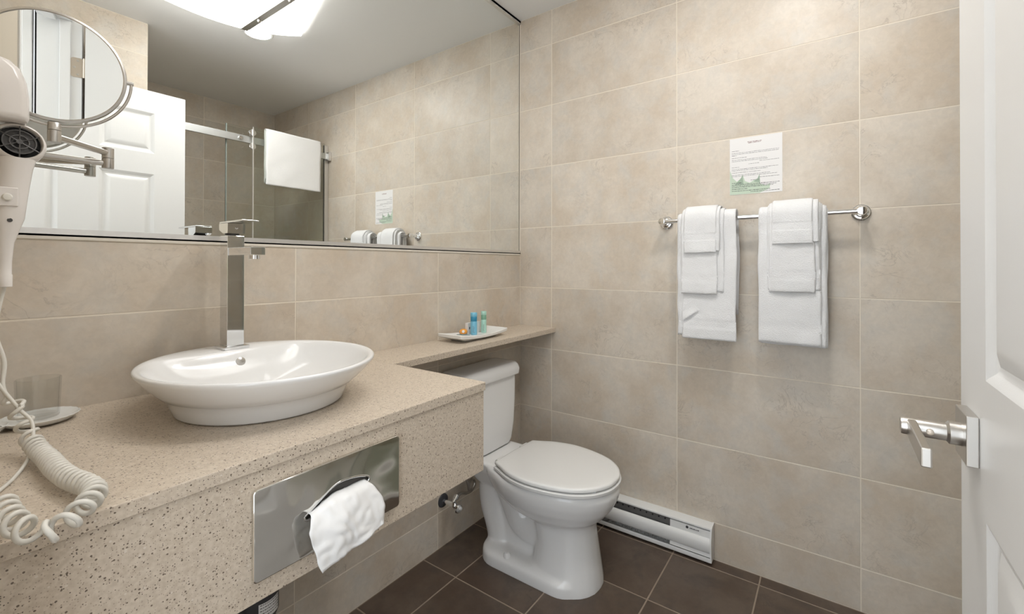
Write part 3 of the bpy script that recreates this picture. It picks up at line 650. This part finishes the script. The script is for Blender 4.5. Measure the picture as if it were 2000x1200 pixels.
# ------------------------------------------------------------------ hair dryer on its wall holder
hh_ = empty('dryer_holder', (XL, -.235, 1.38), 'ivory plastic hair dryer wall holder beside the mirror', 'holder')
def pr(y, s): # dome profile in X,Z ; s shrinks
    pts = [(XL+.001, 1.394), (-1.785, 1.394), (-1.783, 1.40), (-1.783, 1.43), (-1.786, 1.457), (-1.793, 1.477), (-1.804, 1.488), (-1.818, 1.492), (XL+.001, 1.492)]
    return [Vector((XL+.001+(a-XL-.001)*s, y, 1.44+(b-1.44)*s)) for a, b in pts]
add('shell', fin(*loft_g([pr(-.275, .86), pr(-.272, .94), pr(-.262, 1.0), pr(-.208, 1.0), pr(-.198, .94), pr(-.195, .86)]), 50), IVORY, hh_)
hd = empty('hair_dryer', (-1.795, -.235, 1.36), 'ivory wall hair dryer with black intake grille and coiled cord', 'hair dryer')
HX, HZ = -1.790, 1.362
AX = Vector((.05, -1, .12)).normalized(); HO = Vector((HX-.003, -.235, HZ))
head = lathe('motor_housing', [(0, -.062), (.016, -.060), (.026, -.050), (.0315, -.030), (.0330, -.008), (.0325, .008), (.0300, .016), (.0272, .0185), (.0262, .0165), (.0262, .004), (0, .004)], HO, AX, IVORY, hd, n=48, ang=40)
gx, gy, gz = frame(AX)
go = HO+AX*.0155
gm = [lathe_g([(r-.0009, 0), (r-.0009, .0014), (r+.0009, .0014), (r+.0009, 0)], go-AX*.001, AX, 36) for r in (.0110, .0190)]
gm += [tube_g([go, go+(gx*math.cos(t)+gy*math.sin(t))*.0262], .0009, 6) for t in [2*PI*k/6+.5 for k in range(6)]]
gm.append(lathe_g([(.0, .0012), (.004, .0012), (.004, -.001), (0, -.001)], go, AX, 16))
add('intake_grille', fin(*join(*gm), 40), GRILL, head)
lathe('grille_well', [(.0260, .0), (.0, .0)], HO+AX*.005, AX, DARK, head, n=36)
lathe('fan_hub', [(.008, 0), (.008, .004), (0, .005)], HO+AX*.005, AX, DGREY, head, n=20)
hr = []
for z, hx, hy, dx in ((1.337, .022, .022, -.004), (1.322, .0205, .020, -.006), (1.290, .0195, .019, -.009), (1.265, .0200, .019, -.012), (1.240, .0195, .018, -.014), (1.218, .0150, .015, -.016), (1.200, .0110, .0115, -.017), (1.170, .0088, .009, -.017), (1.150, .0082, .0085, -.0165), (1.149, .0090, .0092, -.0165), (1.130, .0085, .0088, -.016), (1.1295, .006, .006, -.016)):
    hr.append([Vector((HX+dx+hx*math.cos(2*PI*i/28), -.240+hy*math.sin(2*PI*i/28), z)) for i in range(28)])
hn = add('handle', fin(*loft_g(hr), 50), IVORY, hd)
lathe('speed_switch', [(.006, 0), (.006, .002), (.0045, .0035), (0, .004)], (HX-.016, -.2605, 1.272), (-.1, -1, 0), CORDM, hn, n=18)
box('switch_plate', (HX-.030, -.2605, 1.258), (HX-.004, -.2535, 1.288), IVORY, hn, bev=.0015)
lathe('test_button', [(.0032, 0), (.0032, .0012), (0, .0014)], (HX-.013, -.2565, 1.236), (0, -1, 0), DGREY, hn, n=16)
# cord: straight lead, coil over the worktop, tail
path = smooth_path([(-1.806, -.232, 1.130), (-1.813, -.233, 1.085), (-1.814, -.236, 1.05), (-1.806, -.24, 1.01), (-1.808, -.245, .975), (-1.804, -.25, .955)], 8)
coil = smooth_path([(-1.804, -.25, .955), (-1.794, -.255, .935), (-1.785, -.265, .905), (-1.781, -.285, .886), (-1.777, -.325, .8765), (-1.775, -.370, .8765), (-1.775, -.425, .8765), (-1.771, -.480, .8765), (-1.762, -.530, .8770), (-1.764, -.565, .8775), (-1.780, -.590, .8750), (-1.797, -.606, .8700), (-1.815, -.613, .8700), (-1.829, -.593, .8760), (-1.834, -.545, .8765), (-1.834, -.500, .8765)], 40)
L_ = 0; hel = []; ph = 0
tot = len(coil)
for i, p in enumerate(coil):
    d = (coil[min(i+1, tot-1)]-coil[max(i-1, 0)]).normalized(); x, y, _ = frame(d)
    f = i/tot; pitch = .026 if f < .20 else (.0112 if f < .60 else (.014 if f < .66 else .021))
    if i:
        step = (p-coil[i-1]).length
        sub = max(1, int(step/pitch*18))
        for k in range(1, sub+1):
            q = coil[i-1].lerp(p, k/sub); ph += 2*PI*step/sub/pitch
            rad = .0108*min(1, f/.03+.1)
            hel.append(q+(x*math.cos(ph)+y*math.sin(ph))*rad)
cordp = path+hel
add('coiled_cord', fin(*tube_g(cordp, .0031, 7), 60), CORDM, hd)
tube('power_lead', smooth_path([(-1.846, -.235, 1.08), (-1.832, -.245, 1.02), (-1.812, -.252, .975), (-1.792, -.262, .935), (-1.779, -.275, .910), (-1.786, -.31, .873), (-1.808, -.37, .8635), (-1.836, -.43, .8635)], 8), .0026, CORDM, hd, n=8)

# ------------------------------------------------------------------ swing-arm shaving mirror
sv = empty('shaving_mirror', (-1.79, .0, 1.385), 'round swing-arm shaving mirror in brushed nickel beside the hair dryer', 'mirror')
EX, EY = -1.643, -.066
WX, WY = -1.835, -.050
PX_, PY_ = -1.737, -.150
lathe('wall_plate', [(.028, 0), (.028, .004), (.022, .007), (.012, .009), (.010, .044)], (WX, .0045, 1.381), (0, -1, 0), STEEL, sv)
lathe('wall_hinge', [(.0, 1.355), (.0085, 1.356), (.0085, 1.4), (.0, 1.401)], (WX, WY, 0), (0, 0, 1), STEEL, sv, n=24)
tube('inner_arm', [(WX, WY, 1.3805), (EX, EY, 1.3805)], .0062, STEEL, sv, n=20)
lathe('elbow_lower', [(.006, 1.3695), (.0095, 1.3700), (.0100, 1.3712), (.0100, 1.3905), (.0095, 1.391)], (EX, EY, 0), (0, 0, 1), STEEL, sv, n=28)
lathe('elbow_upper', [(.0095, 1.3915), (.0100, 1.392), (.0100, 1.4125), (.0092, 1.4135), (0, 1.4137)], (EX, EY, 0), (0, 0, 1), STEEL, sv, n=28)
tube('outer_arm', [(EX, EY, 1.4025), (PX_, PY_, 1.4025)], .0062, STEEL, sv, n=20)
lathe('pivot_lower', [(.006, 1.3905), (.0092, 1.3912), (.0095, 1.3925), (.0095, 1.4125), (.009, 1.413)], (PX_, PY_, 0), (0, 0, 1), STEEL, sv, n=28)
lathe('pivot_upper', [(.009, 1.4135), (.0095, 1.414), (.0095, 1.4265), (.0088, 1.4275), (0, 1.428)], (PX_, PY_, 0), (0, 0, 1), STEEL, sv, n=28)
MA, MT = math.radians(8.2), math.radians(-1.8)      # yaw towards the doorway, tilt
MC = Vector((PX_, PY_, 1.531)); MR = .1005
mx = Vector((math.cos(MA), -math.sin(MA), 0)); mn = Vector((-math.sin(MA)*math.cos(MT), -math.cos(MA)*math.cos(MT), math.sin(MT))); mz = mn.cross(mx)*-1
if mz.z < 0: mz = -mz
yk = [MC+mx*math.cos(t)*.1085+Vector((0, 0, 1))*math.sin(t)*.1085 for t in [PI+PI*k/40 for k in range(41)]]
tube('yoke', yk, .0026, STEEL, sv, n=10)
for s in (-1, 1): tube('yoke_pin', [MC+mx*s*.112, MC+mx*s*(MR-.002)], .0040, STEEL, sv, n=14)
fr_ = lathe('mirror_rim', [(MR-.0035, -.007), (MR, -.006), (MR+.0012, -.002), (MR+.0012, .002), (MR, .006), (MR-.0035, .007), (MR-.0050, .0058), (MR-.0050, -.0058), (MR-.0035, -.007)], MC, mn, STEEL, sv, n=96)
lathe('mirror_face', [(0, .0055), (MR-.0048, .0055), (MR-.0048, .0045), (0, .0045)], MC, mn, MIRROR, fr_, n=96)
lathe('magnifying_face', [(0, -.0045), (MR-.0048, -.0045), (MR-.0048, -.0055), (0, -.0055)], MC, mn, MIRROR, fr_, n=96)

# ------------------------------------------------------------------ six-panel door
DY, DX0, DX1, DT = -1.473, -.990, -1.8275, 2.045
dr = empty('door_1', (-1.40, DY-.0175, .008), kind='structure')
PXS = [(-1.122, -1.335), (-1.471, -1.684)]; PZS = [(.23, .846), (1.022, 1.625), (1.73, 1.935)]
stl = [((DX0, z0, z1)) for z0, z1 in ()]
L = []
yb0, yb1 = DY-.035, DY
for x0, x1 in ((DX0, PXS[0][0]), (PXS[0][1], PXS[1][0]), (PXS[1][1], DX1)): L.append(((x0, yb0, .008), (x1, yb1, DT)))
for z0, z1 in ((.008, .23), (.846, 1.022), (1.625, 1.73), (1.935, DT)):
    for x0, x1 in PXS: L.append(((x0, yb0, z0), (x1, yb1, z1)))
bm = bmesh.new()
for lo, hi in L: bm_box(bm, [min(a, b) for a, b in zip(lo, hi)], [max(a, b) for a, b in zip(lo, hi)])
bmesh.ops.remove_doubles(bm, verts=bm.verts, dist=1e-5)
add('door_frame', bm_me(bm), DOORP, dr)
for x0, x1 in PXS:
    for z0, z1 in PZS:
        prof = [(.0, .0), (.004, -.0015), (.012, -.007), (.017, -.0085), (.022, -.0085), (.024, -.0075), (.040, -.0015), (.046, -.0010)]
        def rg(e, d, y): return [Vector((x, y+d, z)) for x, z in ((x0-e, z0+e), (x1+e, z0+e), (x1+e, z1-e), (x0-e, z1-e))]
        front = [rg(e, d, DY) for e, d in prof]; back = [rg(e, -d, DY-.035) for e, d in prof]
        V, F = loft_g(back[::-1]+front, True, True); add('door_panel', fin(V, F, 20), DOORP, dr)
hx, hz = -1.061, .935
hl = box('lock_rose', (hx-.0325, DY+.0002, hz-.033), (hx+.0325, DY+.0125, hz+.033), STEEL, dr, bev=.0012)
lathe('lever_neck', [(.0155, 0), (.0155, .012), (.0120, .015), (.0120, .060), (.0112, .0625), (0, .063)], (hx, DY+.0125, hz), (0, 1, 0), STEEL, hl, n=32)
lv = boxes('lever_blade', [((hx-.130, DY+.058, hz-.0125), (hx+.006, DY+.0685, hz+.0110))], STEEL, hl, bev=.0018)
lathe('lock_pin', [(.004, 0), (.004, .004), (0, .005)], (hx-.0125, DY+.045, hz), (-1, 0, 0), BRASS, hl, n=12)
# hinge on the jamb
for z in (1.87, 1.03, .22):
    hg = empty('hinge', (0, 0, 0)); hg.parent = dr
    bpy.data.objects.remove(hg)
    hp_ = rrect(0, 0, .0185, .038, .009, 0, 5)
    bm = bmesh.new(); vs = [bm.verts.new((XL+.0175+p.x, -1.4895, z+p.y)) for p in hp_]; f = bm.faces.new(vs)
    r = bmesh.ops.extrude_face_region(bm, geom=[f]); bmesh.ops.translate(bm, verts=[v for v in r['geom'] if isinstance(v, bmesh.types.BMVert)], vec=(0, .0016, 0))
    lf = add('hinge_leaf', bm_me(bm), BRASS, jb)
    tube('hinge_knuckle', [(XL+.040, -1.4845, z-.0385), (XL+.040, -1.4845, z+.0385)], .0055, BRASS, lf, n=16)
    for dx, dz in ((.018, .027), (.008, .0), (.018, -.027)):
        lathe('hinge_screw', [(.0042, 0), (.0038, .0008), (0, .0010)], (XL+.002+dx, -1.4879, z+dz), (0, 1, 0), STEEL, lf, n=14)

# ------------------------------------------------------------------ shower
sb = box('shower_tray', (-1.114, -2.518, .0), (-.002, -1.655, .09), CERAM, None, (-.56, -2.1, 0), .01); tag(sb, 'low white shower tray under the sliding glass doors', 'shower tray')
sg = empty('shower_enclosure', (-.556, -1.71, .09), 'sliding glass shower doors hung on a satin aluminium rail', 'shower door')
rl = box('rail', (-1.113, -1.713, 1.945), (-.020, -1.697, 1.988), RAIL, sg, bev=.001)
box('rail_bracket', (-.024, -1.719, 1.936), (-.0015, -1.680, 1.998), ALU, rl, bev=.001)
box('wall_profile', (-.032, -1.735, .095), (-.0015, -1.719, 2.050), ALU, sg, bev=.001)
box('profile_seal', (-.0365, -1.731, .095), (-.032, -1.723, 2.050), DARK, sg)
for nm, x0, x1, y in (('fixed_pane', -.036, -.690, -1.727), ('sliding_pane', -.060, -.556, -1.672)):
    g_ = box(nm, (x0, y-.004, .10), (x1, y+.004, 2.046), GLASS, sg)
    xe = x1
    box('pane_edge', (xe-.003, y-.0045, .10), (xe+.003, y+.0045, 2.046), GEDGE if nm == 'fixed_pane' else ALU, g_)
for z in (2.010, 1.924):
    for x in (-.555, -.13): lathe('roller', [(.0, .004), (.019, .004), (.021, .002), (.021, -.014), (.0, -.014)], (x, -1.678, z), (0, 1, 0), CHROME, sg, n=32)
for x in (-.620, -.25): lathe('standoff', [(.012, .0), (.012, .009), (.010, .011), (0, .011)], (x, -1.697, 1.9665), (0, 1, 0), CHROME, rl, n=24)
# towel over the fixed pane
tw = towel('shower_towel', [leaf(-.190, .188, .0050, .0035, 1.706, 1.72, 21, cx=0, cz=2.046-.004, wav=.006, band=False), leaf(-.194, .190, .0088, .0050, 1.690, 1.70, 22, cx=0, cz=2.046-.004, wav=.007, band=False)],
           'white towel hung over the top of the shower glass', None, (-.285, -1.672, 1.69), lambda v: (-.287+v[1], -1.672-v[0], v[2]))

# ------------------------------------------------------------------ lamps
DLX, DLY = -.735, -1.225
dl = empty('recessed_downlight', (DLX, DLY, CZ), 'round recessed downlight glowing in the white ceiling', 'light')
lathe('trim_ring', [(.062, 0), (.062, -.003), (.070, -.004), (.074, -.001), (.074, 0)], (DLX, DLY, CZ-.0002), (0, 0, 1), ENAMEL, dl, n=48)
lathe('lens', [(.0, -.0035), (.0615, -.0035), (.0615, -.001), (.0, -.001)], (DLX, DLY, CZ), (0, 0, 1), lamp_mat('downlight_lens', (1., .98, .95), LAMP_DOWN), dl, n=48)
cf = empty('ceiling_fixture', (-1.07, -.80, CZ), 'square ceiling light with bowed frosted glass and nickel straps', 'light')
FX0, FX1, FY0, FY1 = -1.60, -.60, -1.03, -.45
box('ceiling_pan', (FX0+.24, FY0+.06, CZ-.022), (FX1-.24, FY1-.06, CZ-.0005), ENAMEL, cf, bev=.003)
FCX, HWX = (FX0+FX1)/2, (FX1-FX0)/2
def fz(x): return CZ-.018-.105*(1-((x-FCX)/HWX)**2)
V, F = [], []
nx = 33
for i in range(nx):
    x = FX0+(FX1-FX0)*i/(nx-1)
    for y, dz in ((FY0, 0), (FY1, 0), (FY1, .005), (FY0, .005)): V.append((FCX+(x-FCX)*(1. if y == FY0 else .62), y, fz(x)+dz))
for i in range(nx-1):
    for k in range(4): F.append((i*4+k, (i+1)*4+k, (i+1)*4+(k+1) % 4, i*4+(k+1) % 4))
F += [(0, 1, 2, 3), tuple((nx-1)*4+k for k in (3, 2, 1, 0))]
add('frosted_glass', fin(V, F, 40), lamp_mat('frosted_lamp_glass', (1., .98, .955), LAMP_FIX), cf)
TUBEM = lamp_mat('fluorescent_tube', (1., .98, .95), LAMP_TUBE)
for y in (FY0+.14, FY1-.14): tube('lamp_tube', [(FCX-.24, y, CZ-.042), (FCX+.24, y, CZ-.042)], .013, TUBEM, cf, n=16)
for x in (FCX-.21, FCX+.21):
    z = fz(x)-.001
    st_ = boxes('strap', [((x-.015, FY0-.006, z-.0022), (x+.015, FY1+.006, z)), ((x-.015, FY0-.006, z-.0022), (x+.015, FY0-.0035, CZ-.0005)), ((x-.015, FY1+.0035, z-.0022), (x+.015, FY1+.006, CZ-.0005))], STEEL, cf)
    for y in (FY0+.15, FY1-.15): lathe('finial', [(.009, 0), (.009, .006), (.005, .012), (0, .013)], (x, y, z-.0022), (0, 0, -1), STEEL, st_, n=18)
